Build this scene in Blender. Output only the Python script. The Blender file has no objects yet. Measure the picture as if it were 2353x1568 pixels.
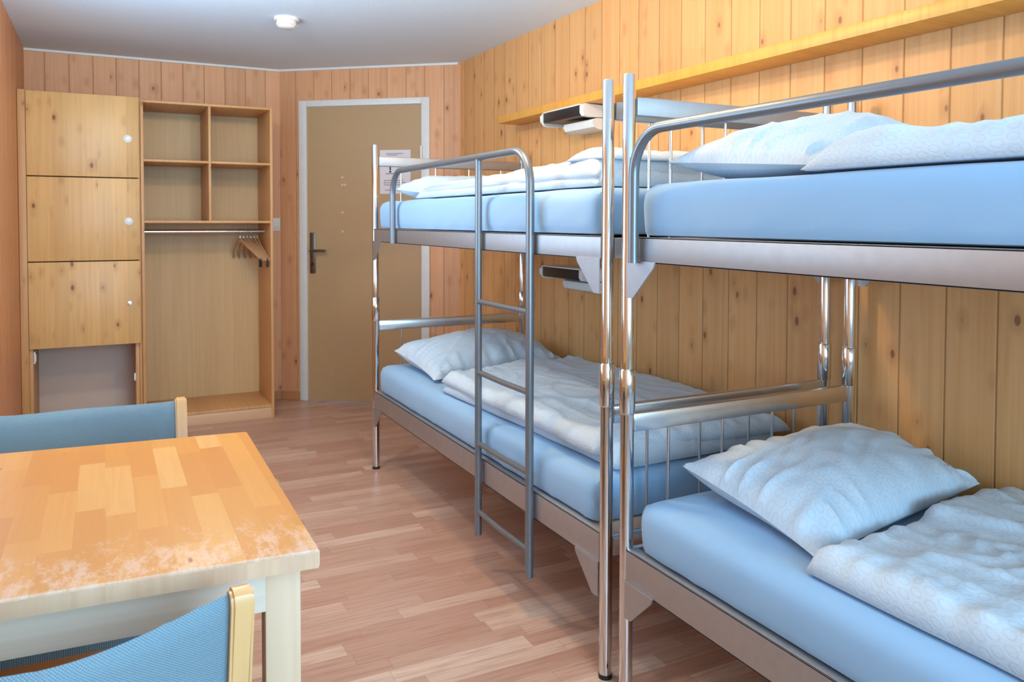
import bpy, bmesh, math, random
from mathutils import Vector, Matrix, noise
random.seed(7)
SC = bpy.context.scene
COL = SC.collection
PI = math.pi

# ------------------------------------------------------------------ camera
EYE = Vector((0, 0, 1.25))
yaw, pit, rol = math.radians(27.0795), math.radians(1.7854), math.radians(-0.1336)
fwd = Vector((math.sin(yaw)*math.cos(pit), math.cos(yaw)*math.cos(pit), -math.sin(pit)))
rt0 = Vector((math.cos(yaw), -math.sin(yaw), 0))
up0 = Vector((math.sin(yaw)*math.sin(pit), math.cos(yaw)*math.sin(pit), math.cos(pit)))
rt = rt0*math.cos(rol) - up0*math.sin(rol)
up = up0*math.cos(rol) + rt0*math.sin(rol)
cd = bpy.data.cameras.new('camera')
cam = bpy.data.objects.new('camera', cd); COL.objects.link(cam)
M = Matrix((rt, up, -fwd)).transposed().to_4x4(); M.translation = EYE
cam.matrix_world = M
cd.sensor_width = 36; cd.lens = 36*1836.03/2353
cd.shift_x = -0.459/2353; cd.shift_y = -218.48/2353
cd.clip_start = 0.03
cd.dof.use_dof = True; cd.dof.focus_distance = 1.9; cd.dof.aperture_fstop = 10
SC.camera = cam
SC.view_settings.view_transform = 'Standard'; SC.view_settings.look = 'None'
SC.view_settings.gamma = 1; SC.view_settings.use_curve_mapping = False
SC.view_settings.exposure = 0.47

# ------------------------------------------------------------------ world and daylight
w = bpy.data.worlds.new('sky'); SC.world = w; w.use_nodes = True
bg = w.node_tree.nodes['Background']; bg.inputs['Color'].default_value = (0.55, 0.75, 1, 1); bg.inputs['Strength'].default_value = 2.0

def area(name, loc, rot, sx, sy, col, power):
    l = bpy.data.lights.new(name, 'AREA'); l.shape = 'RECTANGLE'; l.size = sx; l.size_y = sy
    l.color = col; l.energy = power
    o = bpy.data.objects.new(name, l); COL.objects.link(o); o.location = loc; o.rotation_euler = rot
    return o
# daylight arriving through the window behind the camera
area('window_daylight', (0.85, -1.37, 1.45), (math.radians(116), 0, 0), 1.9, 1.35, (0.38, 0.71, 1.0), 90)
# cool fill for an added, unseen left-wall window, aimed up at the ceiling
area('side_ceiling_fill', (-.405, 3.05, 1.40), (math.radians(150), 0, math.radians(-90)), 1.5, .9, (0.36, 0.68, 1.0), 20)

# ------------------------------------------------------------------ materials
def lin(r, g, b):
    f = lambda c: c/12.92 if c <= .04045 else ((c+.055)/1.055)**2.4
    return (f(r/255), f(g/255), f(b/255), 1)

class NT:
    def __init__(s, name, rough=.5, metal=0.0):
        s.m = bpy.data.materials.new(name); s.m.use_nodes = True
        s.t = s.m.node_tree; s.b = s.t.nodes['Principled BSDF']
        s.b.inputs['Roughness'].default_value = rough; s.b.inputs['Metallic'].default_value = metal
    def n(s, typ, **kw):
        nd = s.t.nodes.new(typ)
        for k, v in kw.items(): setattr(nd, k, v)
        return nd
    def put(s, sock, v):
        if isinstance(v, bpy.types.NodeSocket): s.t.links.new(v, sock)
        else: sock.default_value = v
    def math(s, op, a, b=0.0, c=None, clamp=False):
        nd = s.n('ShaderNodeMath', operation=op); nd.use_clamp = clamp
        s.put(nd.inputs[0], a); s.put(nd.inputs[1], b)
        if c is not None: s.put(nd.inputs[2], c)
        return nd.outputs[0]
    def xyz(s, src='Object'):
        tc = s.n('ShaderNodeTexCoord'); sp = s.n('ShaderNodeSeparateXYZ')
        s.t.links.new(tc.outputs[src], sp.inputs[0]); return tc.outputs[src], sp.outputs
    def comb(s, x, y, z):
        nd = s.n('ShaderNodeCombineXYZ')
        for i, v in enumerate((x, y, z)): s.put(nd.inputs[i], v)
        return nd.outputs[0]
    def noise(s, vec, scale, detail=3, rough=.5, dist=0):
        nd = s.n('ShaderNodeTexNoise'); s.put(nd.inputs['Vector'], vec)
        nd.inputs['Scale'].default_value = scale; nd.inputs['Detail'].default_value = detail
        nd.inputs['Roughness'].default_value = rough; nd.inputs['Distortion'].default_value = dist
        return nd.outputs['Fac']
    def white(s, vec):
        nd = s.n('ShaderNodeTexWhiteNoise', noise_dimensions='3D'); s.put(nd.inputs['Vector'], vec); return nd.outputs['Value'], nd.outputs['Color']
    def ramp(s, fac, stops):
        nd = s.n('ShaderNodeValToRGB'); s.put(nd.inputs[0], fac); e = nd.color_ramp.elements
        while len(e) < len(stops): e.new(.5)
        for el, (p, c) in zip(e, stops): el.position = p; el.color = c
        return nd.outputs[0]
    def mix(s, fac, a, b, mode='MIX'):
        nd = s.n('ShaderNodeMix', data_type='RGBA', blend_type=mode)
        s.put(nd.inputs[0], fac); s.put(nd.inputs[6], a); s.put(nd.inputs[7], b); return nd.outputs[2]
    def step(s, x, e0, e1, a=0.0, b=1.0):
        nd = s.n('ShaderNodeMapRange', interpolation_type='SMOOTHSTEP')
        s.put(nd.inputs[0], x)
        for i, v in ((1, e0), (2, e1), (3, a), (4, b)): s.put(nd.inputs[i], v)
        return nd.outputs[0]
    def bump(s, h, strength=.3, dist=.01):
        nd = s.n('ShaderNodeBump'); nd.inputs['Strength'].default_value = strength; nd.inputs['Distance'].default_value = dist
        s.put(nd.inputs['Height'], h); s.t.links.new(nd.outputs[0], s.b.inputs['Normal'])
    def col(s, c): s.put(s.b.inputs['Base Color'], c); return s.m

def plain(name, c, rough=.5, metal=0.0, bumpy=0.0, bscale=200, var=.06):
    t = NT(name, rough, metal); v, _ = t.xyz()
    f = t.noise(v, bscale*.1, 3)
    d = tuple(x*(1-var*2) for x in c[:3])+(1,)
    t.col(t.mix(f, c, d))
    if bumpy: t.bump(t.noise(v, bscale, 2), bumpy, .002)
    return t.m

# vertical tongue-and-groove pine; axis = which coordinate runs across the boards
def pine_boards(name, axis, pitch, phase, base, dark, knot_amt=1.0, rough=.5, groove=True):
    t = NT(name, rough); v, o = t.xyz()
    a = t.math('DIVIDE', t.math('SUBTRACT', o[axis], phase), pitch)
    idx = t.math('FLOOR', a); fr = t.math('SUBTRACT', a, idx)
    rnd, rc = t.white(t.comb(idx, 3.7, 1.3))
    z = t.math('ADD', o[2], t.math('MULTIPLY', rnd, 9.0))
    across = t.math('MULTIPLY', a, pitch)
    gr = t.noise(t.comb(t.math('MULTIPLY', across, 55), t.math('MULTIPLY', idx, 3.1), t.math('MULTIPLY', z, 1.6)), 1.0, 4, .55, .4)
    gr2 = t.noise(t.comb(t.math('MULTIPLY', across, 9), t.math('MULTIPLY', idx, 5.1), t.math('MULTIPLY', z, .7)), 1.0, 2)
    c = t.mix(t.math('MULTIPLY', t.step(gr, .35, .75), .6), base, dark)
    c = t.mix(t.math('MULTIPLY', t.step(gr2, .45, .7), .35), c, dark)
    tint = t.ramp(rnd, [(0, (.91, .90, .88, 1)), (.5, (.98, .98, .98, 1)), (1, (1.04, 1.02, 1.0, 1))])
    c = t.mix(1.0, c, tint, 'MULTIPLY')
    kv = t.comb(t.math('MULTIPLY', across, 16), t.math('MULTIPLY', idx, 2.0), t.math('MULTIPLY', z, 9))
    vo = t.n('ShaderNodeTexVoronoi', voronoi_dimensions='3D', feature='F1'); t.put(vo.inputs['Vector'], kv); vo.inputs['Scale'].default_value = 1; vo.inputs['Randomness'].default_value = .9
    kr, _k = t.white(vo.outputs['Color'])
    on = t.step(kr, .50, .56)
    size = t.math('ADD', .10, t.math('MULTIPLY', kr, .08))
    core = t.math('SUBTRACT', 1.0, t.step(vo.outputs['Distance'], t.math('MULTIPLY', size, .6), size))
    halo = t.math('SUBTRACT', 1.0, t.step(vo.outputs['Distance'], size, t.math('MULTIPLY', size, 3.0)))
    c = t.mix(t.math('MULTIPLY', t.math('MULTIPLY', halo, on), .28*knot_amt), c, lin(170, 105, 55))
    c = t.mix(t.math('MULTIPLY', t.math('MULTIPLY', core, on), .72*knot_amt), c, lin(105, 58, 30))
    if groove:
        e = t.math('MINIMUM', fr, t.math('SUBTRACT', 1.0, fr))
        g = t.math('SUBTRACT', 1.0, t.step(e, .006, .022))
        c = t.mix(t.math('MULTIPLY', g, .6), c, lin(120, 78, 45))
        t.bump(t.math('SUBTRACT', 1.0, t.math('SUBTRACT', 1.0, t.step(e, .0, .035))), .5, .004)
    return t.col(c)

PB, PD = lin(226, 178, 118), lin(205, 146, 86)
M_wallR = pine_boards('pine_boards_right', 1, .1461, 1.438, lin(232, 178, 118), lin(214, 152, 90))
M_wallB = pine_boards('pine_boards_back', 0, .1312, -.311, lin(228, 174, 130), lin(210, 150, 106))
M_wallD = pine_boards('pine_boards_door', 0, .1333, .120, lin(228, 174, 130), lin(210, 150, 106))
M_wallL = pine_boards('pine_boards_left', 1, .14, .03, lin(222, 162, 118), lin(200, 136, 90), .6)
M_locker = pine_boards('pine_panel_locker', 0, .075, -.377, lin(226, 184, 122), lin(210, 160, 98), 1.1, .4, False)
M_shelfwood = pine_boards('orange_pine_shelf', 1, 2.1, .3, lin(232, 172, 80), lin(214, 146, 58), .5, .4, False)
M_frameW = pine_boards('pine_edge', 0, .3, .0, lin(218, 168, 112), lin(200, 144, 88), .7, .45, False)
M_plinth = pine_boards('pine_plinth', 2, .3, .0, lin(226, 184, 144), lin(206, 158, 118), 1.0, .5, False)
M_ply = pine_boards('plywood_back', 0, .6, .1, lin(214, 178, 126), lin(202, 162, 108), .0, .5, False)
M_base = pine_boards('baseboard_wood', 2, .5, .0, lin(196, 138, 92), lin(178, 118, 74), .2, .45, False)

def floor_mat():
    t = NT('laminate_floor', .34); v, o = t.xyz()
    r = t.math('DIVIDE', o[1], .0655); row = t.math('FLOOR', r); fr = t.math('SUBTRACT', r, row)
    rr, _ = t.white(t.comb(row, 1.1, 0)); L = .42
    q = t.math('ADD', t.math('DIVIDE', o[0], L), t.math('MULTIPLY', rr, 7)); cl = t.math('FLOOR', q); fq = t.math('SUBTRACT', q, cl)
    rv, _ = t.white(t.comb(row, cl, 2.2))
    c = t.ramp(rv, [(0, lin(182, 140, 120)), (.35, lin(190, 151, 131)), (.7, lin(197, 160, 140)), (1, lin(214, 183, 162))])
    g = t.noise(t.comb(t.math('MULTIPLY', o[0], 5), t.math('MULTIPLY', o[1], 85), t.math('MULTIPLY', rv, 20)), 1, 4, .6, .6)
    c = t.mix(t.math('MULTIPLY', t.step(g, .42, .7), .42), c, lin(150, 102, 78))
    e = t.math('MINIMUM', fr, t.math('SUBTRACT', 1.0, fr)); e2 = t.math('MINIMUM', fq, t.math('SUBTRACT', 1.0, fq))
    s = t.math('MAXIMUM', t.math('SUBTRACT', 1.0, t.step(e, .0, .03)), t.math('SUBTRACT', 1.0, t.step(e2, .0, .006)))
    c = t.mix(t.math('MULTIPLY', s, .25), c, lin(120, 82, 62))
    t.bump(g, .05, .001)
    return t.col(c)
M_floor = floor_mat()

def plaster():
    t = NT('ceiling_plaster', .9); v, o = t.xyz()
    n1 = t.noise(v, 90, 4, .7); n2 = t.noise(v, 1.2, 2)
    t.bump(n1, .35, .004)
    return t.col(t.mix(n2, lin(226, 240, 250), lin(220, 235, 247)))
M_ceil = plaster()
M_white = plain('white_paint', lin(236, 238, 234), .4)
M_plastic = plain('white_plastic', lin(240, 240, 236), .35)
M_door = plain('tan_door_laminate', lin(190, 158, 116), .45, var=.03)
M_paper = plain('white_paper', lin(232, 228, 232), .8, var=.01)
M_ink = plain('grey_ink', lin(120, 118, 125), .8)
M_inkd = plain('dark_ink', lin(45, 50, 60), .8)
M_steel = plain('door_steel', lin(150, 145, 138), .35, 1.0)
M_greyback = plain('grey_board', lin(226, 206, 188), .6, var=.02)
M_black = plain('black_plastic', lin(28, 26, 27), .45)
M_lens = plain('dark_lamp_front', lin(40, 36, 38), .3)
M_hanger = plain('hanger_wood', lin(192, 146, 104), .5)
M_concrete = plain('outer_wall', lin(200, 200, 196), .9)

def metal(name, c, rough, scr=.0):
    t = NT(name, rough, 1.0); v, o = t.xyz()
    f = t.noise(v, 35, 4, .6); t.col(t.mix(f, c, tuple(x*.9 for x in c[:3])+(1,)))
    t.put(t.b.inputs['Roughness'], t.math('ADD', rough, t.math('MULTIPLY', f, scr)))
    return t.m
M_chrome = metal('polished_chrome', (.78, .79, .80, 1), .07, .05)
M_rail = metal('brushed_aluminium', (.50, .50, .51, 1), .48, .12)
M_rail2 = metal('satin_chrome_bar', (.76, .76, .76, 1), .2, .08)
M_tube = plain('grey_painted_tube', lin(128, 134, 140), .32, .55, var=.03)
M_rodm = metal('steel_rod', (.8, .8, .8, 1), .2, .05)

def fabric_rings(name, c, ring, pitch=.029, rad=.0095, wid=.0016, amt=.5):
    t = NT(name, .85)
    tc = t.n('ShaderNodeTexCoord'); sp = t.n('ShaderNodeSeparateXYZ'); t.t.links.new(tc.outputs['UV'], sp.inputs[0]); o = sp.outputs
    wv = t.noise(tc.outputs['UV'], 9, 2)
    ds = []
    for off in (0.0, .5):
        u = t.math('ADD', t.math('DIVIDE', o[0], pitch), off); vv = t.math('ADD', t.math('DIVIDE', o[1], pitch*1.732), off)
        du = t.math('MULTIPLY', t.math('SUBTRACT', t.math('FRACT', u), .5), pitch)
        dv = t.math('MULTIPLY', t.math('SUBTRACT', t.math('FRACT', vv), .5), pitch*1.732)
        ds.append(t.math('SQRT', t.math('ADD', t.math('MULTIPLY', du, du), t.math('MULTIPLY', dv, dv))))
    d = t.math('MINIMUM', *ds)
    r = t.math('ABSOLUTE', t.math('SUBTRACT', d, rad))
    k = t.math('SUBTRACT', 1.0, t.step(r, wid*.5, wid*1.6))
    cc = t.mix(t.math('MULTIPLY', k, amt), c, ring)
    fine = t.noise(tc.outputs['UV'], 60, 3, .6, 1.5)
    t.b.inputs['Sheen Weight'].default_value = .15
    t.bump(t.math('ADD', t.math('MULTIPLY', fine, 1.0), t.math('MULTIPLY', k, .15)), .35, .004)
    return t.col(cc)
M_bedding = fabric_rings('white_bedding_rings', lin(200, 217, 230), lin(172, 192, 210), amt=.28)
def sheet_mat():
    t = NT('pale_blue_sheet', .85); v, o = t.xyz()
    f = t.noise(v, 4, 3); t.b.inputs['Sheen Weight'].default_value = .2
    t.bump(t.noise(v, 450, 2), .12, .001)
    return t.col(t.mix(f, lin(148, 188, 222), lin(141, 181, 217)))
M_sheet = sheet_mat()

def weave(name, c1, c2):
    t = NT(name, .9)
    tc = t.n('ShaderNodeTexCoord'); sp = t.n('ShaderNodeSeparateXYZ'); t.t.links.new(tc.outputs['UV'], sp.inputs[0]); o = sp.outputs
    a = t.math('SINE', t.math('MULTIPLY', o[0], 2*PI/.0042)); b = t.math('SINE', t.math('MULTIPLY', o[1], 2*PI/.0036))
    h = t.math('MULTIPLY', a, b)
    f = t.step(h, -.8, .8); n1 = t.noise(tc.outputs['UV'], 300, 2)
    t.bump(f, .5, .0015)
    return t.col(t.mix(t.math('ADD', t.math('MULTIPLY', f, .7), t.math('MULTIPLY', n1, .3)), c1, c2))
M_weave = weave('blue_grey_weave', lin(88, 118, 132), lin(146, 168, 176))

def table_top_mat():
    t = NT('worn_varnished_birch', .38); v, o = t.xyz()
    wd = .047
    r = t.math('DIVIDE', o[0], wd); row = t.math('FLOOR', r); fr = t.math('SUBTRACT', r, row)
    rr, _ = t.white(t.comb(row, 4.1, 0))
    q = t.math('ADD', t.math('DIVIDE', o[1], .30), t.math('MULTIPLY', rr, 5)); cl = t.math('FLOOR', q)
    rv, _ = t.white(t.comb(row, cl, 1.2))
    c = t.ramp(rv, [(0, lin(202, 134, 56)), (.4, lin(210, 146, 64)), (.75, lin(216, 156, 76)), (1, lin(222, 172, 102))])
    g = t.noise(t.comb(t.math('MULTIPLY', o[0], 70), t.math('MULTIPLY', o[1], 4), t.math('MULTIPLY', rv, 30)), 1, 4, .6, .5)
    c = t.mix(t.math('MULTIPLY', t.step(g, .4, .75), .3), c, lin(200, 130, 62))
    # worn varnish: mostly along the near edge, patchy elsewhere
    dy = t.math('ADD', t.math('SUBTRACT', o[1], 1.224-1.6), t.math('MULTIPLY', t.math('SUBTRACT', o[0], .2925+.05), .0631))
    near = t.step(dy, .0, .26, 1.0, 0.0)
    wn = t.noise(t.comb(t.math('MULTIPLY', o[0], 30), t.math('MULTIPLY', o[1], 13), t.math('MULTIPLY', rv, .6)), 1, 8, .8, .2)
    m = t.step(t.math('ADD', wn, t.math('MULTIPLY', near, .14)), .56, .72)
    m = t.math('MULTIPLY', m, t.math('ADD', .10, t.math('MULTIPLY', near, .55)))
    c = t.mix(m, c, lin(226, 200, 184)); c = t.mix(t.step(dy, .003, .0055, .4, 0.0), c, lin(236, 222, 210))  # pale front-edge line: wear plus a painted-in bevel highlight
    vo = t.n('ShaderNodeTexVoronoi', voronoi_dimensions='3D', feature='F1'); t.put(vo.inputs['Vector'], t.comb(t.math('MULTIPLY', o[0], 22), t.math('MULTIPLY', o[1], 7), 0.3)); vo.inputs['Scale'].default_value = 1
    kr, _k = t.white(vo.outputs['Color'])
    mk = t.math('MULTIPLY', t.step(kr, .84, .86), t.math('SUBTRACT', 1.0, t.step(vo.outputs['Distance'], .04, .09)))
    c = t.mix(t.math('MULTIPLY', mk, .75), c, lin(140, 90, 50))
    e = t.math('MINIMUM', fr, t.math('SUBTRACT', 1.0, fr))
    c = t.mix(t.math('MULTIPLY', t.math('SUBTRACT', 1.0, t.step(e, 0, .03)), .12), c, lin(190, 130, 70))
    t.bump(wn, .12, .001)
    return t.col(c)
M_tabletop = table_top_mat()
M_tabedge = pine_boards('bare_birch_edge', 0, .047, .0, lin(220, 182, 148), lin(202, 158, 124), .5, .55, False)
M_birch = pine_boards('bleached_pine', 2, .5, .0, lin(222, 204, 186), lin(208, 186, 160), .25, .5, False)
M_birchv = pine_boards('bleached_pine_upright', 0, .5, .0, lin(226, 192, 158), lin(212, 174, 136), .2, .5, False)
M_chairw = pine_boards('varnished_beech', 0, .5, .0, lin(222, 174, 116), lin(212, 158, 96), .0, .3, False)
M_cross = pine_boards('red_beech_rail', 2, .5, .0, lin(214, 140, 84), lin(196, 120, 66), .0, .35, False)

# ------------------------------------------------------------------ geometry helpers
def new(): return bmesh.new()
def box(bm, x0, x1, y0, y1, z0, z1, bev=0.0, seg=2, rot=None, piv=None):
    r = bmesh.ops.create_cube(bm, size=1.0); vs = r['verts']
    for v in vs:
        v.co = Vector((x0+(v.co.x+.5)*(x1-x0), y0+(v.co.y+.5)*(y1-y0), z0+(v.co.z+.5)*(z1-z0)))
    if bev > 0:
        es = list({e for v in vs for e in v.link_edges})
        rr = bmesh.ops.bevel(bm, geom=es, offset=bev, segments=seg, affect='EDGES', profile=.5)
        vs = list(set(rr['verts']) | {v for v in vs if v.is_valid})
    if rot is not None: bmesh.ops.rotate(bm, verts=vs, cent=piv or (0, 0, 0), matrix=rot)
    return bm
def tube(bm, pts, r, n=16, cap=True, radii=None):
    pts = [Vector(p) for p in pts]; rings = []
    up = None
    for i, p in enumerate(pts):
        d = (pts[min(i+1, len(pts)-1)] - pts[max(i-1, 0)]).normalized()
        if up is None:
            up = Vector((0, 0, 1)) if abs(d.z) < .9 else Vector((1, 0, 0))
        a = (up - d*up.dot(d)).normalized(); b = d.cross(a); up = a
        R = radii[i] if radii else r
        rings.append([bm.verts.new(p + (a*math.cos(2*PI*k/n) + b*math.sin(2*PI*k/n))*R) for k in range(n)])
    for A, B in zip(rings, rings[1:]):
        for k in range(n): bm.faces.new((A[k], A[(k+1) % n], B[(k+1) % n], B[k]))
    if cap:
        bm.faces.new(list(reversed(rings[0]))); bm.faces.new(rings[-1])
    return bm
def arc(c, a, b, r, t0, t1, n=8):
    """points on an arc centred c in the plane of unit vectors a,b"""
    c, a, b = Vector(c), Vector(a), Vector(b)
    return [c + a*r*math.cos(t0+(t1-t0)*i/n) + b*r*math.sin(t0+(t1-t0)*i/n) for i in range(n+1)]
def lathe(bm, prof, c, ax='z', n=32):
    """prof: list of (r, h) revolved about an axis through c"""
    c = Vector(c); rings = []
    for r, h in prof:
        ring = []
        for k in range(n):
            a = 2*PI*k/n; x, y = r*math.cos(a), r*math.sin(a)
            o = {'z': Vector((x, y, h)), 'y': Vector((x, h, y)), 'x': Vector((h, x, y))}[ax]
            ring.append(bm.verts.new(c+o))
        rings.append(ring)
    for A, B in zip(rings, rings[1:]):
        for k in range(n): bm.faces.new((A[k], A[(k+1) % n], B[(k+1) % n], B[k]))
    bm.faces.new(rings[0]); bm.faces.new(rings[-1])
    return bm
def prism(bm, poly, d):
    """extrude polygon (list of 3D points) by vector d"""
    d = Vector(d); A = [bm.verts.new(Vector(p)) for p in poly]; B = [bm.verts.new(Vector(p)+d) for p in poly]
    bm.faces.new(A); bm.faces.new(list(reversed(B))); n = len(A)
    for k in range(n): bm.faces.new((A[k], B[k], B[(k+1) % n], A[(k+1) % n]))
    return bm
def obj(name, bm, mat, parent=None, smooth=True, label=None):
    bmesh.ops.recalc_face_normals(bm, faces=bm.faces[:])
    me = bpy.data.meshes.new(name)
    if parent is not None:
        off = Vector(parent.get('_base', (0, 0, 0)))
        bmesh.ops.translate(bm, verts=bm.verts[:], vec=-off)
    bm.to_mesh(me); bm.free(); me.materials.append(mat)
    if smooth:
        for p in me.polygons: p.use_smooth = True
        me.set_sharp_from_angle(angle=math.radians(38))
    o = bpy.data.objects.new(name, me); COL.objects.link(o)
    if parent is not None:
        o.parent = parent; o['_base'] = tuple(parent.get('_base', (0, 0, 0)))
    if label: o['label'] = label
    return o
def thing(name, label, cat, base=(0, 0, 0), group=None):
    o = bpy.data.objects.new(name, None); COL.objects.link(o); o.location = base; o['_base'] = tuple(base)
    o.empty_display_size = .1
    o['label'] = label; o['category'] = cat
    if group: o['group'] = group
    return o
def tag(o, label, cat, group=None):
    o['label'] = label; o['category'] = cat
    if group: o['group'] = group
    return o
def struct(name, bm, mat, label=None, smooth=False):
    o = obj(name, bm, mat, None, smooth); o['kind'] = 'structure'
    if label: o['label'] = label
    return o

# ------------------------------------------------------------------ room
XR, XL, YB, ZC, YW = 2.1035, -.4190, 5.692, 2.293, -1.45
RC = Vector((XR, 4.8726)); MID = Vector((1.0972, YB))
DL = (RC-MID).length; DA = math.atan2(RC.y-MID.y, RC.x-MID.x)
poly = [(XL-.1, YW-.1, 0), (XR+.1, YW-.1, 0), (XR+.1, 5.0, 0), (1.16, 5.8, 0), (XL-.1, 5.8, 0)]
struct('floor', prism(new(), [Vector(p)-Vector((0, 0, .1)) for p in poly], (0, 0, .1)), M_floor, 'light brown laminate floor of short staggered strips')
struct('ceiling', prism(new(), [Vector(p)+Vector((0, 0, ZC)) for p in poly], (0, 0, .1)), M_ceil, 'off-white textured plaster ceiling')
struct('wall_right', box(new(), XR, XR+.1, YW, RC.y+.05, 0, ZC), M_wallR, 'wall of vertical knotty pine boards behind the bunk beds')
b = new(); box(b, XL-.1, XL, YW, 2.25, 0, ZC); box(b, XL-.1, XL, 3.85, YB+.1, 0, ZC); box(b, XL-.1, XL, 2.25, 3.85, 0, .85); box(b, XL-.1, XL, 2.25, 3.85, 2.13, ZC)
struct('wall_left', b, M_wallL, 'brown pine board wall at the left edge')
struct('wall_back', box(new(), XL, MID.x, YB, YB+.1, 0, ZC), M_wallB, 'pale pine board wall behind the lockers and wardrobe')
def sl(bm, s0, s1, d0, d1, z0, z1, bev=0):   # box in the door wall's own frame: s along wall, d = out into room (negative y)
    return box(bm, s0, s1, -d1, -d0, z0, z1, bev)
def doorplace(o):
    o.location = (MID.x, MID.y, 0); o.rotation_euler = (0, 0, DA); return o
b = new(); sl(b, 0, .17, -.1, 0, 0, ZC); sl(b, 1.065, DL, -.1, 0, 0, ZC); sl(b, .17, 1.065, -.1, 0, 2.05, ZC)
o = doorplace(struct('wall_door', b, M_wallD, 'angled pine board wall holding the door'))
# wall behind the camera with its window
b = new(); box(b, XL, -.15, YW-.1, YW, 0, ZC); box(b, 1.85, XR, YW-.1, YW, 0, ZC); box(b, -.15, 1.85, YW-.1, YW, 0, .75); box(b, -.15, 1.85, YW-.1, YW, 2.15, ZC)
struct('wall_window', b, M_concrete, 'wall behind the camera around the window')
b = new()
for a in ((-.15, -.09, .75, 2.15), (1.79, 1.85, .75, 2.15), (-.15, 1.85, .75, .81), (-.15, 1.85, 2.09, 2.15), (.82, .88, .81, 2.09)):
    box(b, a[0], a[1], YW-.07, YW-.01, a[2], a[3], .004)
wn = struct('window_1', b, M_white, 'white framed two-pane window')
b = new()
for a in ((2.25, 2.31, .85, 2.13), (3.79, 3.85, .85, 2.13), (2.25, 3.85, .85, .91), (2.25, 3.85, 2.07, 2.13), (3.02, 3.08, .91, 2.07)):
    box(b, XL-.07, XL-.01, a[0], a[1], a[2], a[3], .004)
struct('added_window', b, M_white, 'unseen white framed window added in the left wall for cool light')  # unseen window added to go with the cool side fill
# baseboards
struct('baseboard_right', box(new(), XR-.014, XR, YW, RC.y-.02, 0, .06, .003), M_base)
struct('baseboard_left', box(new(), XL, XL+.014, YW, 5.16, 0, .06, .003), M_base)
struct('baseboard_back', box(new(), .955, MID.x-.004, YB-.014, YB, 0, .06, .003), M_base)
b = new(); sl(b, .004, .144, 0, .014, 0, .06, .003); sl(b, 1.091, DL-.02, 0, .014, 0, .06, .003)
doorplace(struct('baseboard_door', b, M_base))
# thin ceiling trims
struct('trim_1', box(new(), XL, MID.x, YB-.012, YB, ZC-.014, ZC, .002), M_white, 'thin white strip where the back wall meets the ceiling')
b = new(); sl(b, 0, DL-.012, 0, .012, ZC-.014, ZC)
doorplace(struct('trim_2', b, M_white, 'thin white strip where the door wall meets the ceiling'))

# door
b = new(); sl(b, .201, 1.034, -.045, -.003, .005, 2.029, .002)
door = doorplace(struct('door_1', b, M_door, 'plain tan door with long lever handle plate'))
def dpart(name, bm, mat, label=None):
    bmesh.ops.recalc_face_normals(bm, faces=bm.faces[:])
    me = bpy.data.meshes.new(name); bm.to_mesh(me); bm.free(); me.materials.append(mat)
    for p in me.polygons: p.use_smooth = True
    me.set_sharp_from_angle(angle=math.radians(38))
    o = bpy.data.objects.new(name, me); COL.objects.link(o); o.parent = door
    if label: o['label'] = label
    return o
b = new(); sl(b, .147, .203, -.02, .014, 0, 2.073, .003); sl(b, 1.032, 1.089, -.02, .014, 0, 2.073, .003); sl(b, .2035, 1.0315, -.02, .014, 2.031, 2.073, .003)
dpart('door_frame', b, M_white, 'pale white-painted door frame')
dpart('handle_plate', sl(new(), .222, .264, -.003, .006, .886, 1.167, .003), M_steel, 'tall steel handle plate')
b = new(); tube(b, [(.243, -.004, 1.044), (.243, -.045, 1.044), (.248, -.052, 1.044), (.262, -.055, 1.044), (.36, -.053, 1.044)], .0095, 12)
dpart('lever', b, M_steel)
b = new(); lathe(b, [(.0, 0), (.009, 0), (.009, .004), (0, .004)], (.243, -.010, .95), 'y', 16)
dpart('keyhole', b, M_black)
for z in (1.70, .28):
    b = new(); tube(b, [(1.034, -.018, z-.05), (1.034, -.018, z+.05)], .009, 12); dpart('hinge', b, M_plastic)
b = new()
for zz, n in ((1.3, 1), (1.49, 2), (1.54, 1), (1.17, 1)):
    for k in range(n): box(b, .455+.02*k, .468+.02*k, .002, .0031, zz, zz+.012)
dpart('pale_marks', b, M_greyback)  # small pale marks on the door leaf
# notice sheet on the door
b = new(); sl(b, .735, .952, -.0028, -.0018, 1.432, 1.727)
pn = doorplace(obj('notice_sheet', b, M_paper, None, False)); tag(pn, 'white printed notice sheet taped to the upper door', 'notice')
for lines in (((1.70, .78, .90), (1.69, .79, .86)), ((1.64, .76, .93), (1.627, .76, .92)), ((1.52, .765, .9), (1.505, .765, .92), (1.49, .765, .88)), ((1.455, .77, .83),)):
    b = new(); zt0, zb0 = lines[0][0]+.004, lines[-1][0]
    sl(b, lines[0][1], lines[0][1]+.002, -.0018, -.0014, zb0, zt0)
    for z, a, c in lines: sl(b, a, c, -.0018, -.0014, z, z+.004)
    ti = obj('printed_text', b, M_ink, None, False); ti.parent = pn
b = new(); sl(b, .803, .813, -.0018, -.0013, 1.59, 1.615); sl(b, .80, .816, -.0018, -.0013, 1.575, 1.586); sl(b, .775, .84, -.0018, -.0013, 1.566, 1.570)
ti = obj('printed_figure', b, M_inkd, None, False, 'small dark printed figure'); ti.parent = pn

# light switch
t = thing('light_switch', 'small white light switch on the pine wall right of the wardrobe', 'switch', (1.068, YB, 1.223))
obj('plate', box(new(), 1.040, 1.094, YB-.009, YB, 1.178, 1.268, .003), M_plastic, t)
obj('rocker', box(new(), 1.052, 1.082, YB-.014, YB-.009, 1.198, 1.248, .003), M_plastic, t)

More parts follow.
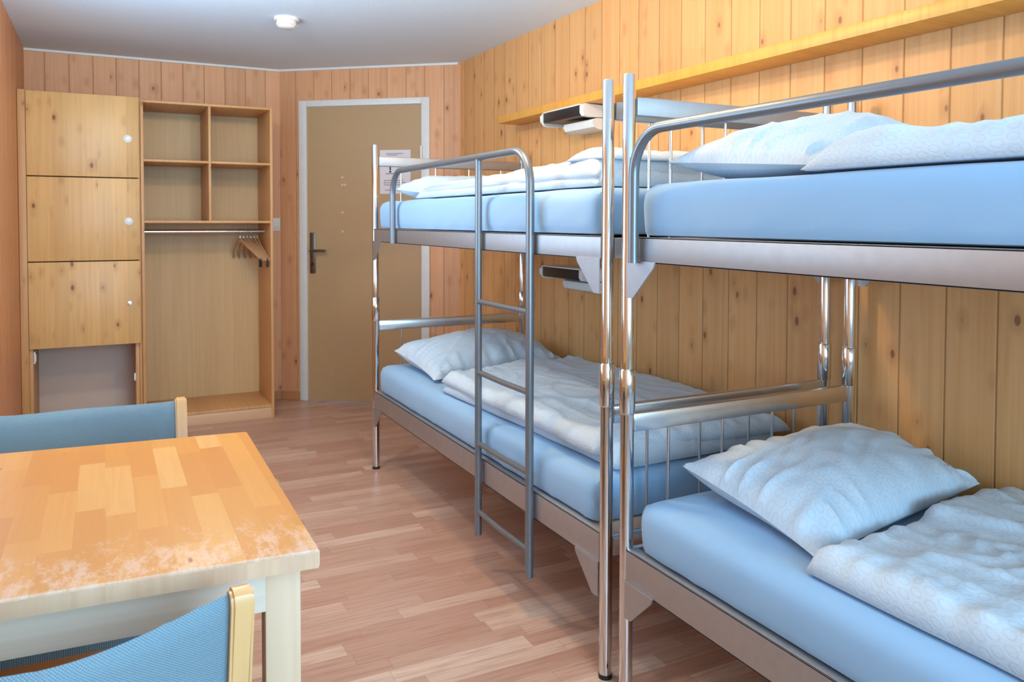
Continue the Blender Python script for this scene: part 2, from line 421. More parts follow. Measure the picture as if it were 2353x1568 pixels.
# smoke detector
t = thing('smoke_detector', 'round white smoke detector on the ceiling', 'smoke detector', (.852, 4.229, ZC))
obj('base_ring', lathe(new(), [(.001, 0), (.062, 0), (.064, -.006), (.062, -.016), (.001, -.016)], (.852, 4.229, ZC)), M_plastic, t)
obj('sensor_head', lathe(new(), [(.001, -.016), (.050, -.016), (.051, -.03), (.046, -.044), (.036, -.052), (.001, -.053)], (.852, 4.229, ZC)), M_plastic, t)
b = new()
for k in range(10):
    a = 2*PI*k/10; c = Vector((.852+.0495*math.cos(a), 4.229+.0495*math.sin(a), ZC-.037))
    box(b, c.x-.003, c.x+.003, c.y-.010, c.y+.010, c.z-.003, c.z+.003, rot=Matrix.Rotation(a, 3, 'Z'), piv=c)
obj('vent_slots', b, M_greyback, t)

# two opal ceiling lamps out of frame; the door-end one is added far fill
em = bpy.data.materials.new('opal_glow'); em.use_nodes = True
pb = em.node_tree.nodes['Principled BSDF']; pb.inputs['Base Color'].default_value = (1, .85, .6, 1)
pb.inputs['Emission Color'].default_value = (1, .72, .40, 1); pb.inputs['Emission Strength'].default_value = 3.0
for lx, ly, lc, pw, lb in ((1.0, 2.15, (1, .64, .27), 20, 'round opal ceiling lamp nearer the window'), (.35, 3.15, (1, .88, .70), 20, 'round opal ceiling lamp added nearer the door as far fill')):
    t = thing('ceiling_lamp', lb, 'lamp', (lx, ly, ZC), 'opal ceiling lamps')
    obj('lamp_base', lathe(new(), [(.001, 0), (.15, 0), (.155, -.01), (.15, -.022), (.001, -.022)], (lx, ly, ZC)), M_white, t)
    obj('lamp_shade', lathe(new(), [(.14, -.022), (.138, -.04), (.125, -.055), (.09, -.065), (.04, -.07), (.001, -.071)], (lx, ly, ZC)), em, t)
    L = bpy.data.lights.new('lamp_bulb', 'POINT'); L.shadow_soft_size = .05; L.color = lc; L.energy = pw
    lo = bpy.data.objects.new('lamp_bulb', L); COL.objects.link(lo); lo.parent = t; lo.location = (0, 0, -.15)

# ------------------------------------------------------------------ lockers
YF = 5.168
def kpart(p, name, x0, x1, y0, y1, z0, z1, mat, bev=.002): return obj(name, box(new(), x0, x1, y0, y1, z0, z1, bev), mat, p)
t = thing('locker_cabinet', 'pine cabinet with three stacked locker doors and an open bottom bay', 'cabinet', (-.10, 5.43, 0))
kpart(t, 'side_panel', XL+.002, -.379, YF+.004, YB-.002, 0, 1.972, M_frameW)
kpart(t, 'side_panel', .181, .196, YF+.018, YB-.002, 0, 1.968, M_frameW)
kpart(t, 'top_panel', -.379, .181, YF+.018, YB-.002, 1.95, 1.968, M_frameW)
kpart(t, 'bottom_shelf', -.379, .181, YF+.018, YB-.002, .528, .546, M_frameW)
kpart(t, 'back_panel', -.379, .181, 5.60, 5.612, 0, .528, M_greyback)
kpart(t, 'inner_strip', -.379, -.360, YF+.02, 5.60, .0, .526, M_frameW)
kpart(t, 'inner_strip', .160, .181, YF+.03, 5.60, .0, .526, M_frameW)
for i, (z0, z1, zk) in enumerate(((1.498, 1.967, 1.723), (1.018, 1.492, 1.243), (.527, 1.012, .765))):
    d = kpart(t, 'door', -.377, .188, YF-.002, YF+.016, z0, z1, M_locker, .002)
    if i < 2:
        k = obj('lock_escutcheon', lathe(new(), [(.001, 0), (.023, 0), (.0225, -.004), (.019, -.006), (.001, -.006)], (.130, YF-.002, zk), 'y', 28), M_plastic, d)
        b = new(); lathe(b, [(.001, 0), (.0085, 0), (.008, -.004), (.001, -.004)], (.130, YF-.008, zk+.001), 'y', 20)
        obj('lock_cylinder', b, M_steel, d)
    else:
        obj('lock_cylinder', lathe(new(), [(.001, 0), (.012, 0), (.011, -.008), (.001, -.009)], (.130, YF-.002, zk), 'y', 20), M_rodm, d)
b = new(); box(b, -.360, -.350, YF+.03, YF+.09, .44, .51, .003); tube(b, [(-.352, YF+.03, .455), (-.352, YF+.03, .495)], .007, 12)
obj('hinge', b, M_plastic, t, label='white metal hinge left where a fourth door is missing')
obj('catch', box(new(), .150, .160, YF+.03, YF+.045, .30, .345, .003), M_plastic, t)

# ------------------------------------------------------------------ open wardrobe
t = thing('open_wardrobe', 'open pine wardrobe with four cubbies above a hanging rail', 'wardrobe', (.575, 5.43, 0))
kpart(t, 'side_panel', .197, .214, YF, YB-.002, 0, 1.956, M_frameW)
kpart(t, 'side_panel', .935, .951, YF, YB-.002, 0, 1.956, M_frameW)
kpart(t, 'top_panel', .214, .935, YF, YB-.002, 1.941, 1.956, M_frameW)
kpart(t, 'back_panel', .214, .935, 5.62, 5.632, .08, 1.941, M_ply, 0)
kpart(t, 'divider', .572, .587, YF+.004, 5.62, 1.248, 1.941, M_frameW)
kpart(t, 'shelf', .214, .572, YF+.004, 5.62, 1.596, 1.610, M_frameW)
kpart(t, 'shelf', .587, .935, YF+.004, 5.62, 1.596, 1.610, M_frameW)
kpart(t, 'shelf', .214, .935, YF+.004, 5.62, 1.233, 1.248, M_frameW)
kpart(t, 'bottom_panel', .214, .935, YF, 5.62, .068, .084, M_frameW)
kpart(t, 'plinth', .197+.017, .935, YF-.001, YF+.016, 0, .0675, M_plinth)
b = new(); tube(b, [(.214, 5.40, 1.18), (.935, 5.40, 1.18)], .0125, 20)
obj('hanging_rail', b, M_chrome, t)

# hangers bunched at the right end of the rail: one proto, then copies
def make_hanger(base):
    t = thing('coat_hanger', '', 'hanger', base, 'wooden hangers on the wardrobe rail')
    x, y, z = base
    b = new()
    pts = arc((x, y, z), (0, 1, 0), (0, 0, 1), .0155, math.radians(-50), math.radians(180), 12)
    pts += [Vector((x, y-.0155, z-.004)), Vector((x, y-.008, z-.022)), Vector((x, y, z-.03)), Vector((x, y, z-.055))]
    tube(b, pts, .0017, 8); obj('hook', b, M_rodm, t)
    b = new(); rings = []
    for i in range(29):
        q = -1+2*i/28; a = abs(q)
        cx, cy, cz = x+.045*a*a, y+q*.195, z-.058-.112*a**1.4
        hw, hh = .0055, .017*(1-.45*a)
        rings.append([b.verts.new((cx+hw*math.cos(2*PI*k/10), cy, cz+hh*math.sin(2*PI*k/10)-.006*a)) for k in range(10)])
    for A, B in zip(rings, rings[1:]):
        for k in range(10): b.faces.new((A[k], A[(k+1) % 10], B[(k+1) % 10], B[k]))
    b.faces.new(rings[0]); b.faces.new(rings[-1])
    obj('shoulder_bar', b, M_hanger, t)
    return t
def copy_tree(o, parent=None):
    c = o.copy(); COL.objects.link(c)
    if parent is not None: c.parent = parent
    for ch in list(o.children): copy_tree(ch, c)
    return c
hp = make_hanger((.785, 5.40, 1.18))
hl = [('leftmost hanger of the bunch on the rail, with a black tip', 0, 0, 17), ('wooden hanger second from the left in the bunch on the rail', .022, -.002, 13),
      ('wooden hanger third from the left in the bunch on the rail', .044, 0, 9), ('wooden hanger third from the right in the bunch on the rail', .066, -.002, 5),
      ('hanger with a black tip, second from the right in the bunch', .088, 0, 1), ('wooden hanger nearest the right side panel of the wardrobe', .109, 0, -2)]
hs = [hp]+[copy_tree(hp) for _ in hl[1:]]
for o, (lb, dx, dz, rz) in zip(hs, hl):
    o['label'] = lb; o.location = (.785+dx, 5.40, 1.18+dz); o.rotation_euler = (0, 0, math.radians(rz))
for o in (hs[0], hs[4]):
    b = new(); box(b, .785+.040, .785+.051, 5.2, 5.226, .955, 1.012, .003)
    obj('end_grip', b, M_black, o, label='black tip')

# ------------------------------------------------------------------ long wall shelf
o = obj('wall_shelf', box(new(), 1.953, XR-.001, -.6, 4.0, 1.789, 1.828, .002), M_shelfwood)
tag(o, 'long orange pine shelf board running along the right wall', 'shelf')

# ------------------------------------------------------------------ reading lamps
def reading_lamp(z, label, drop):
    t = thing('reading_lamp', label, 'lamp', (XR, 3.3, z), 'reading lamps on the right wall')
    b = new()
    # body with end caps: rounded bar along y
    pr = [(XR-.002, z+.022), (1.955, z+.030), (1.945, z+.022), (1.945, z-.012), (1.955, z-.026), (1.985, z-.03), (XR-.002, z-.03)]
    prism(b, [(x, 3.10, zz) for x, zz in pr], (0, .03, 0)); obj('end_cap', b, M_plastic, t)
    obj('end_cap', prism(new(), [(x, 3.475, zz) for x, zz in pr], (0, .012, 0)), M_plastic, t)
    obj('lamp_front', box(new(), 1.947, 2.06, 3.131, 3.474, z-.024, z+.024, .004), M_lens, t, label='dark glass lamp front')
    obj('top_cover', box(new(), 1.945, XR-.002, 3.131, 3.474, z+.0245, z+.030, .001), M_plastic, t)
    # U-shaped carrying frame and the tray lip under it
    b = new(); rr = .03
    tube(b, [(2.09, 3.50, z-.03), (1.99, 3.50, z-.034), (1.965, 3.50, z-.028), (1.95, 3.498, z-.01), (1.947, 3.495, z+.015)], .006, 10)
    obj('frame_loop', b, M_plastic, t)
    b = new(); q = [(XR-.002, z-.034), (2.02, z-.034), (2.0, z-.04), (1.995, z-.055), (2.005, z-.075), (2.03, z-.085), (XR-.002, z-.085)]
    prism(b, [(x, 3.10, zz) for x, zz in q], (0, .26, 0)); obj('tray', b, M_plastic, t)
    return t
reading_lamp(1.758, 'white reading lamp with dark front under the wall shelf', 0)
reading_lamp(1.000, 'white reading lamp with dark front on the wall below the far upper bunk', 0)

# ------------------------------------------------------------------ bunk beds
XA, XW, ZT = 1.2104, 2.0375, 1.629
def bunk(y0, y1, label, guard, ladder, grp):
    """y0 < y1: post axis positions; guard = (ya, yb) ; ladder = (ya, yb)"""
    t = thing('bunk_bed', label, 'bunk bed', ((XA+XW)/2, (y0+y1)/2, 0), grp)
    for x in (XA, XW):
        for y in (y0, y1):
            b = new(); tube(b, [(x, y, .012), (x, y, .76)], .0178, 24); obj('lower_post', b, M_chrome, t)
            b = new(); lathe(b, [(.001, 0), (.019, 0), (.019, .012), (.001, .012)], (x, y, 0), 'z', 24); obj('foot_cap', b, M_black, t)
            b = new(); tube(b, [(x, y, .748), (x, y, .752), (x, y, .862), (x, y, .866)], .02, 24, radii=[.0185, .0205, .0205, .0185]); obj('sleeve', b, M_chrome, t)
            b = new(); tube(b, [(x, y, .86), (x, y, ZT-.003), (x, y, ZT)], .0165, 24, radii=[.0165, .0165, .0145]); obj('upper_post', b, M_chrome, t)
    for x, s in ((XA, -1), (XW, 1)):
        for z0, z1 in ((1.146, 1.210), (.312, .398)):
            b = new(); xo = x + s*.013
            box(b, min(xo, xo-s*.004), max(xo, xo-s*.004), y0+.016, y1-.016, z0, z1, .001)
            box(b, min(xo, xo-s*.034), max(xo, xo-s*.034), y0+.016, y1-.016, z1-.004, z1, .001)
            box(b, min(xo, xo-s*.034), max(xo, xo-s*.034), y0+.016, y1-.016, z0, z0+.004, .001)
            obj('side_rail', b, M_rail, t)
            for ye, d in ((y0, 1), (y1, -1)):
                b = new()
                a = ye+d*.017; w1 = .118; h = .092; xx = x+s*.0135
                prism(b, [(xx, a, z0+.004), (xx, a+d*w1, z0+.004), (xx, a+d*w1-d*.006, z0-.010), (xx, a+d*.026, z0-h), (xx, a, z0-h)], (s*.004, 0, 0))
                obj('corner_gusset', b, M_rail, t)
    for y, dd in ((y0, -1), (y1, 1)):
        for z0, z1, th in ((1.522, 1.570, .030), (.700, .749, .022), (1.15, 1.205, .02), (.335, .392, .02)):
            b = new(); box(b, XA+.016, XW-.016, y-th/2, y+th/2, z0, z1, .004, 2); obj('end_rail', b, M_rail if z0 > 1 else M_rail2, t)
        for k in range(4):
            x = 1.345+k*.188
            for z0, z1 in ((1.205, 1.522), (.392, .700)):
                b = new(); tube(b, [(x, y, z0), (x, y, z1)], .0042, 10); obj('end_rod', b, M_rodm, t)
    # mattress supports
    for z in (1.150, .345):
        b = new(); box(b, XA+.022, XW-.022, y0+.02, y1-.02, z, z+.012, .002)
        for k in range(12):
            yy = y0+.1+k*(y1-y0-.2)/11; box(b, XA+.022, XW-.022, yy-.03, yy+.03, z+.012, z+.05, .004)
        obj('mattress_support', b, M_greyback, t)
    # guard tube
    ga, gb = guard; X = 1.181; zt = 1.475; R = .11; r = .0133
    leg_b_down = ladder is not None and abs(ladder[0]-ga) < .01
    za = .127 if leg_b_down else 1.146
    b = new()
    pts = [(X, ga, za), (X, ga, zt-R)] + arc((X, ga+R, zt-R), (0, -1, 0), (0, 0, 1), R, 0, PI/2, 10)[1:] + arc((X, gb-R, zt-R), (0, 0, 1), (0, 1, 0), R, 0, PI/2, 10)[0:] + [(X, gb, 1.146)]
    tube(b, pts, r, 20); obj('guard_tube', b, M_tube, t)
    if ladder:
        la, lb = ladder
        b = new(); tube(b, [(X, lb, .127), (X, lb, zt-.008)], r*.95, 20); obj('ladder_rail', b, M_tube, t)
        for z in (.965, .712, .458, .212):
            b = new(); tube(b, [(X, la+.01, z), (X-.004, (la+lb)/2, z), (X, lb-.01, z)], .0095, 14); obj('rung', b, M_tube, t)
    return t
BA = bunk(1.8008, 3.8708, 'far metal bunk bed with a ladder, beside the door', (2.188, 3.515), (2.188, 2.572), 'metal bunk beds along the right wall')
BB = bunk(-.364, 1.7061, 'near metal bunk bed at the right edge, closest to the viewer', (.10, 1.643), (.10, .49), 'metal bunk beds along the right wall')

# ------------------------------------------------------------------ soft things
def fb(p, oct=3):
    return noise.fractal(Vector(p), 1.0, 2.0, oct)
def ridge(p):
    return 1-abs(noise.noise(Vector(p)))*2
def mattress(y0, y1, z0, z1, label, seed):
    bm = new(); nx, ny, nz = 26, 60, 8
    x0, x1 = 1.219, 2.026
    box(bm, x0, x1, y0, y1, z0, z1)
    bmesh.ops.subdivide_edges(bm, edges=[e for e in bm.edges if abs((e.verts[0].co-e.verts[1].co).y) > .5], cuts=70, use_grid_fill=True)
    bmesh.ops.subdivide_edges(bm, edges=[e for e in bm.edges if abs((e.verts[0].co-e.verts[1].co).x) > .5], cuts=30, use_grid_fill=True)
    bmesh.ops.subdivide_edges(bm, edges=[e for e in bm.edges if abs((e.verts[0].co-e.verts[1].co).z) > .1], cuts=9, use_grid_fill=True)
    R = .04; Rv = .04
    c = Vector(((x0+x1)/2, (y0+y1)/2, (z0+z1)/2)); hx, hy, hz = (x1-x0)/2, (y1-y0)/2, (z1-z0)/2
    for v in bm.verts:
        p = v.co-c
        # rounded vertical corners
        q = Vector((max(abs(p.x)-(hx-Rv), 0), max(abs(p.y)-(hy-Rv), 0)))
        sx, sy = math.copysign(1, p.x), math.copysign(1, p.y)
        if q.x > 0 and q.y > 0:
            m = max(q.x, q.y); l = q.length; q = q*(m/l)
            p.x = sx*(hx-Rv+q.x); p.y = sy*(hy-Rv+q.y)
        # rounded top / bottom edges
        dx, dy = hx-abs(p.x), hy-abs(p.y)
        if q.x > 0 and q.y > 0: e = Rv-q.length
        else: e = min(dx, dy)
        ez = hz-abs(p.z)
        R = .04 if p.z > 0 else .012
        if e < R and ez < R:
            a, b2 = R-e, R-ez; m = max(a, b2); l = math.hypot(a, b2); a2, b3 = a*m/l, b2*m/l
            da = a-a2
            if dx < dy: p.x -= sx*da
            else: p.y -= sy*da
            p.z = math.copysign(hz-R+b3, p.z)
        # soft unevenness
        f = fb((p.x*3+seed, p.y*3, p.z*2), 2)*.004
        if p.z > 0: p.z += f
        # bulging side and a few diagonal tucks
        if abs(abs(p.x)-hx) < .02:
            bul = .008*(1-(p.z/hz)**2); p.x += sx*(bul + .0045*max(0, ridge((p.y*6+p.z*9+seed, p.z*2, seed))-.72)*3*(.5-p.z/hz*.5))
        v.co = p+c
    o = obj('mattress', bm, M_sheet); tag(o, label, 'mattress', 'mattresses in blue fitted sheets'); return o
mattress(1.862, 3.832, 1.212, 1.346, 'pale sheeted mattress on the upper bunk of the far bed', 1.0)
mattress(1.862, 3.832, .400, .531, 'blue sheeted mattress on the lower bunk of the far bed', 2.0)
mattress(-.32, 1.668, 1.212, 1.346, 'blue sheeted mattress on the upper bunk of the near bed', 3.0)
mattress(-.32, 1.668, .400, .531, 'blue sheeted mattress on the lower bunk of the near bed', 4.0)

def pillow(corners, H, floor, label, seed, low=.25, pinch=.05, wr=1.0):
    """corners: aisle-far, aisle-near, wall-near, wall-far (3D)"""
    A, B, C, D = [Vector(c) for c in corners]
    N = 64; bm = new(); uvl = bm.loops.layers.uv.new('UVMap')
    W = (D-A).length; Ln = (B-A).length
    def P(i, j, top):
        s = -1+2*i/N; q = -1+2*j/N
        s1 = math.sin(s*PI/2)*.35+s*.65; q1 = math.sin(q*PI/2)*.35+q*.65
        ps = s1*(1-pinch*(1-q1*q1)); pq = q1*(1-pinch*(1-s1*s1))
        u, v = (ps+1)/2, (pq+1)/2
        base = (A*(1-u)+D*u)*(1-v) + (B*(1-u)+C*u)*v
        es, eq = 1-abs(s1)**2.3, 1-abs(q1)**2.3
        prof = (max(es, 0)*max(eq, 0))**.52
        edge = min(1-abs(s1), 1-abs(q1))
        x, y = u*W, v*Ln
        nz = fb((x*5+seed, y*5, seed), 3)*.016
        # creases running in from the edges
        if 1-abs(s1) < 1-abs(q1): cr = ridge((y*17+seed, x*3.0, seed*2))
        else: cr = ridge((x*17+seed, y*3.0, seed*2))
        cr = max(0, cr-.35)*1.5
        k = math.exp(-edge*3.2)*(1-math.exp(-edge*22))
        diag = max(0, ridge((x*7+y*9+seed, x*2-y*2, seed))-.6)
        if top:
            h = H*prof + (nz*prof + cr*.020*k*wr + diag*.014*prof*wr)
        else:
            h = -(base.z-floor-.002)*min(1.0, prof*1.5)
        p = base+Vector((0, 0, h))
        fl = floor+.002
        if not top: p.z = max(p.z, fl) if p.z < fl else p.z
        return p, x, y
    T = [[None]*(N+1) for _ in range(N+1)]; Bm = [[None]*(N+1) for _ in range(N+1)]; UV = {}
    for i in range(N+1):
        for j in range(N+1):
            p, x, y = P(i, j, True)
            if p.z < floor+.003: p.z = floor+.003
            T[i][j] = bm.verts.new(p); UV[T[i][j]] = (x, y)
            if i in (0, N) or j in (0, N): Bm[i][j] = T[i][j]
            else:
                p2, x, y = P(i, j, False); p2.z = min(p2.z, p.z-.001); Bm[i][j] = bm.verts.new(p2); UV[Bm[i][j]] = (x, y+2)
    for G, flip in ((T, False), (Bm, True)):
        for i in range(N):
            for j in range(N):
                f = [G[i][j], G[i+1][j], G[i+1][j+1], G[i][j+1]]
                if flip: f.reverse()
                fc = bm.faces.new(f)
                for l in fc.loops: l[uvl].uv = UV[l.vert]
    me_o = obj('pillow', bm, M_bedding); tag(me_o, label, 'pillow', 'white pillows with a ring pattern'); return me_o

def slab(bm, uvl, rect, z0, T, seed, p=.06, und=.012, wr=.010, nx=90, ny=120, ripple=1.0, hfun=None, drape=0.0):
    """soft quilt layer; rect = 4 corners (aisle-far, aisle-near, wall-near, wall-far) as (x,y)"""
    A, B, C, D = [Vector((c[0], c[1], 0)) for c in rect]
    W = (D-A).length; Ln = (B-A).length
    UV = {}; top = []; bot = []
    for i in range(nx+1):
        tr, brow = [], []
        for j in range(ny+1):
            s = i/nx; q = j/ny
            # concentrate samples near the borders
            s = .5-.5*math.cos(PI*s)*.3/.3 if False else s
            sw = s + .035*math.sin(2*PI*s)*-1; qw = q
            base = (A*(1-sw)+D*sw)*(1-qw) + (B*(1-sw)+C*sw)*qw
            x, y = sw*W, qw*Ln
            e = min(x, W-x); e2 = min(y, Ln-y)
            def rnd(d, R): 
                d = max(0, min(1, d/R)); return math.sqrt(max(0, 1-(1-d)**2))
            pr = rnd(e, p)*rnd(e2, p)
            hh = hfun(x, y, W, Ln) if hfun else 0
            wob = fb((x*2.3+seed, y*2.0, seed), 2)*und*2
            wx, wy = x+.05*noise.noise(Vector((x*3, y*3, seed+5))), y+.05*noise.noise(Vector((x*3+9, y*3, seed)))
            r1 = max(0, ridge((wx*9+seed, wy*3.5, seed))-.45)**1.3
            r2 = max(0, ridge((wx*5+wy*6+seed*3, wy*9-wx*3, seed+2))-.5)**1.3
            r3 = max(0, ridge((wx*20, wy*11, seed+7))-.55)
            near_e = math.exp(-min(e, e2)*9)
            z = (T+hh+wob)*pr + (r1*.9+r2*.9+r3*.2)*wr*1.5*min(1, pr*1.2) + near_e*wr*1.2*pr*max(0, ridge((y*14 if e < e2 else x*14, seed, 1))-.3)*ripple
            edge_in = (1-pr)
            pt = Vector((base.x, base.y, z0+max(z, .004)))
            # outline irregularity
            ow = .010*noise.noise(Vector((y*4, seed, 0))) if e < e2 else .012*noise.noise(Vector((x*5, seed, 3)))
            if e < e2: pt.x += ow*(1 if x < W/2 else -1)*math.exp(-e*12)
            else: pt.y += ow*math.exp(-e2*12)
            v = bm.verts.new(pt); tr.append(v); UV[v] = (x + z*(1-2*x/W), y + z*(1-2*y/Ln))
            if i in (0, nx) or j in (0, ny): brow.append(v)
            else:
                v2 = bm.verts.new((pt.x, pt.y, z0+.001 - 0*z)); brow.append(v2); UV[v2] = (x, y)
        top.append(tr); bot.append(brow)
    for G, flip in ((top, False), (bot, True)):
        for i in range(nx):
            for j in range(ny):
                f = [G[i][j], G[i+1][j], G[i+1][j+1], G[i][j+1]]
                if flip: f.reverse()
                fc = bm.faces.new(f)
                for l in fc.loops: l[uvl].uv = UV[l.vert]
def duvet(layers, label, mat=None):
    bm = new(); uvl = bm.loops.layers.uv.new('UVMap')
    for L in layers: slab(bm, uvl, **L)
    o = obj('duvet', bm, mat or M_bedding); tag(o, label, 'duvet', 'white duvets with a ring pattern')
    o.data.set_sharp_from_angle(angle=PI)
    return o

# near bed, lower
pillow([(1.335, 1.635, .612), (1.312, 1.165, .546), (2.035, 1.285, .566), (2.03, 1.64, .60)], .105, .531, 'white ring-patterned pillow on the lower bunk of the near bed', 1.3)
duvet([dict(rect=[(1.262, 1.158), (1.252, -.20), (2.03, -.20), (2.05, 1.245)], z0=.535, T=.040, seed=2.1, p=.04, und=.012, wr=.015)],
      'crumpled white duvet on the lower bunk of the near bed')
# near bed, upper
pillow([(1.30, 1.665, 1.402), (1.30, 1.16, 1.365), (2.02, 1.30, 1.40), (2.02, 1.52, 1.46)], .105, 1.349, 'white pillow on the upper bunk of the near bed', 4.2)
duvet([dict(rect=[(1.245, 1.165), (1.240, -.15), (2.0, -.15), (2.0, 1.10)], z0=1.350, T=.058, seed=6.4, p=.10, und=.010, wr=.010, hfun=lambda x, y, W, L: .012*min(1, x/.3)+.03*min(1, max(0, y-.2)/.5))],
      'puffy white duvet on the upper bunk of the near bed')
# far bed, lower
pillow([(1.262, 3.74, .612), (1.282, 3.26, .55), (2.0, 3.34, .56), (2.0, 3.80, .61)], .115, .531, 'white pillow on the lower bunk of the far bed', 7.7)
duvet([dict(rect=[(1.252, 3.09), (1.300, 1.88), (1.93, 1.89), (2.02, 3.22)], z0=.535, T=.052, seed=8.8, p=.05, und=.010, wr=.007),
       dict(rect=[(1.250, 3.10), (1.255, 1.93), (1.97, 1.87), (2.02, 3.28)], z0=.572, T=.048, seed=3.8, p=.05, und=.012, wr=.008)],
      'folded white duvet on the lower bunk of the far bed')
# far bed, upper
pillow([(1.29, 3.80, 1.405), (1.30, 3.43, 1.375), (1.98, 3.43, 1.38), (1.98, 3.79, 1.41)], .08, 1.349, 'white pillow at the door end of the far upper bunk', 9.1)
duvet([dict(rect=[(1.255, 3.42), (1.262, 1.93), (1.95, 1.93), (1.96, 3.38)], z0=1.350, T=.060, seed=5.1, p=.06, und=.006, wr=.005, ripple=.3),
       dict(rect=[(1.262, 3.36), (1.268, 1.94), (1.96, 1.96), (1.96, 3.36)], z0=1.375, T=.045, seed=1.7, p=.08, und=.010, wr=.006, ripple=.3, hfun=lambda x, y, W, L: .050*min(1, y/1.35)**2),
       dict(rect=[(1.275, 2.13), (1.285, 1.95), (2.00, 1.93), (1.98, 2.34)], z0=1.432, T=.042, seed=4.9, p=.09, und=.008, wr=.006, ripple=.3)],
      'thickly folded white duvet on the far upper bunk')

# ------------------------------------------------------------------ table
t = thing('dining_table', 'worn varnished wooden table with bleached pine legs in the foreground', 'table', (-.05, 1.6, 0))
NR, FR, FL, NL = (.2925, 1.224), (.3025, 1.998), (-.405, 2.068), (-.405, 1.268)
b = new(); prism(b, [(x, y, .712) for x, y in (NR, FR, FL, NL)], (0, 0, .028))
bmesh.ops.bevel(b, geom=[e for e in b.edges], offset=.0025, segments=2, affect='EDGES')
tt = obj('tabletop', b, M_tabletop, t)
b = new()
prism(b, [(NR[0]-.002, NR[1]-.0015, .7125), (NL[0], NL[1]-.0015, .7125), (NL[0], NL[1]-.0005, .7125), (NR[0]-.002, NR[1]-.0005, .7125)], (0, 0, .024))
obj('front_edge', b, M_tabedge, t, False, label='bare worn front edge of the tabletop')
tilt = math.atan2(-(NL[1]-NR[1]), NR[0]-NL[0])
for (cx, cy) in ((.243, 1.277), (.250, 1.965), (-.36, 1.31), (-.36, 2.00)):
    b = new(); box(b, cx-.027, cx+.027, cy-.027, cy+.027, 0, .712, .003, rot=Matrix.Rotation(tilt, 3, 'Z'), piv=(cx, cy, 0)); obj('leg', b, M_birchv, t)
def rail(x0, y0, x1, y1, z0, z1, th):
    d = Vector((x1-x0, y1-y0, 0)).normalized(); n = Vector((-d.y, d.x, 0))*th
    b = new(); prism(b, [(x0, y0, z0), (x1, y1, z0), (x1+n.x, y1+n.y, z0), (x0+n.x, y0+n.y, z0)], (0, 0, z1-z0)); return b
obj('apron', rail(-.333, 1.283, .215, 1.251, .648, .706, .022), M_birch, t)
obj('apron', rail(-.333, 2.005, .222, 1.965, .648, .706, .022), M_birch, t)
obj('apron', rail(.262, 1.305, .268, 1.938, .648, .706, .022), M_birch, t)
obj('apron', rail(-.372, 1.335, -.372, 1.97, .648, .706, .022), M_birch, t)

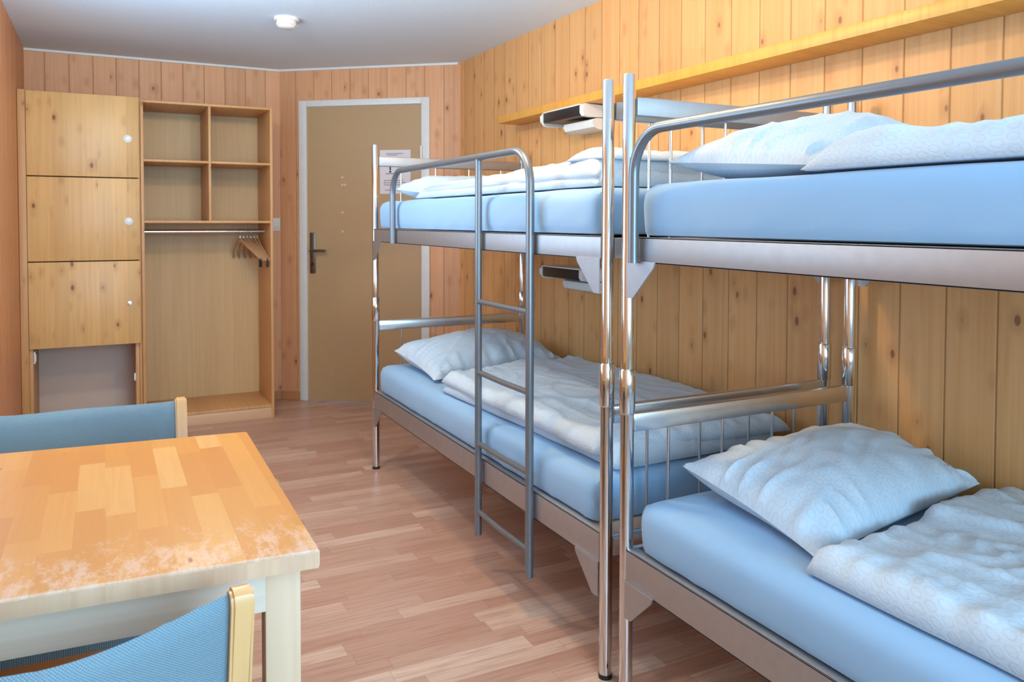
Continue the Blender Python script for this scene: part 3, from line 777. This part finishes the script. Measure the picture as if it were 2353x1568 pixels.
# ------------------------------------------------------------------ chairs
def chair(base, rz, label):
    """local frame: seat faces +y, backrest at y<0; base at floor centre"""
    t = thing('dining_chair', label, 'chair', (0, 0, 0), 'blue fabric chairs at the table')
    HW = .225; lean = math.radians(11)
    def post(sx, nm):
        b = new(); x0, x1 = (sx*HW-.015, sx*HW+.015)
        # side profile: straight leg to seat height, raked above, rounded top
        zs = .42; H = .76
        f = lambda z: -.205 - max(0, z-zs)*math.tan(lean)
        pr = [(-.205-.02, 0), (-.205+.018, 0), (f(zs)+.022, zs), (f(H-.02)+.021, H-.022), (f(H)+.012, H-.004), (f(H)-.004, H), (f(H)-.018, H-.006), (f(H)-.022, H-.02), (f(zs)-.02, zs)]
        prism(b, [(x0, y, z) for y, z in pr], (x1-x0, 0, 0))
        bmesh.ops.bevel(b, geom=[e for e in b.edges if abs(e.verts[0].co.x-e.verts[1].co.x) < .001], offset=.004, segments=2, affect='EDGES')
        obj(nm, b, M_chairw, t)
    post(-1, 'back_post'); post(1, 'back_post')
    for sx in (-1, 1):
        b = new(); box(b, sx*HW-.016, sx*HW+.016, .185, .220, 0, .334, .004); obj('front_leg', b, M_chairw, t)
        obj('side_rail', box(new(), sx*HW-.010, sx*HW+.010, -.186, .185, .302, .334, .003), M_chairw, t)
    obj('front_rail', box(new(), -HW+.016, HW-.016, .192, .212, .302, .334, .003), M_cross, t)
    obj('rear_rail', box(new(), -HW+.016, HW-.016, -.215, -.195, .302, .334, .003), M_cross, t)
    # seat cushion
    b = new(); uvl = b.loops.layers.uv.new('UVMap'); N = 24; G = []
    for i in range(N+1):
        row = []
        for j in range(N+1):
            s, q = -1+2*i/N, -1+2*j/N
            h = (1-abs(s)**6)*(1-abs(q)**6)
            v = b.verts.new((s*(HW-.004)*(1-.02*(1-h)), .005+q*.215, .372+.048*max(h, 0)**.5)); row.append(v)
        G.append(row)
    for i in range(N):
        for j in range(N):
            f = b.faces.new((G[i][j], G[i+1][j], G[i+1][j+1], G[i][j+1]))
            for l in f.loops: l[uvl].uv = (l.vert.co.x, l.vert.co.y)
    edge = [e for e in b.edges if e.is_boundary]
    r = bmesh.ops.extrude_edge_only(b, edges=edge); 
    for v in [g for g in r['geom'] if isinstance(g, bmesh.types.BMVert)]: v.co.z = .3345
    obj('seat', b, M_weave, t)
    # upholstered back: bowed backwards between the posts
    b = new(); uvl = b.loops.layers.uv.new('UVMap'); N = 40; K = 20; bow = .058; W2 = HW-.0155
    z0, z1 = .48, .752
    def S(s, q, side):
        x = s*W2; z = z0+(z1-z0)*q
        yb = -.205-(z-.42)*math.tan(lean) - bow*(.5*(1-s*s)+.25*(1+math.cos(PI*s)))
        th = .014*(1-abs(2*q-1)**8)**.5*(.75+.25*(1-s*s)) + .001
        return Vector((x, yb-side*th, z-.012*(1-s*s)*q))
    for side in (1, -1):
        G = [[b.verts.new(S(-1+2*i/N, j/K, side)) for j in range(K+1)] for i in range(N+1)]
        for i in range(N):
            for j in range(K):
                fv = [G[i][j], G[i+1][j], G[i+1][j+1], G[i][j+1]]
                if side < 0: fv.reverse()
                f = b.faces.new(fv)
                for l in f.loops: l[uvl].uv = (l.vert.co.x, l.vert.co.z)
    bmesh.ops.remove_doubles(b, verts=b.verts[:], dist=.0025)
    obj('backrest', b, M_weave, t)
    t.location = base; t.rotation_euler = (0, 0, rz)
    return t
ch = chair((-.086, 1.362, 0), math.radians(4), 'blue fabric chair in the foreground on the near side of the table')
c2 = copy_tree(ch); c2['label'] = 'blue-grey fabric chair behind the far side of the table'
c2.location = (-.048, 2.11, 0); c2.rotation_euler = (0, 0, math.radians(180-1.5))

for o in bpy.data.objects:
    if '_base' in o: del o['_base']
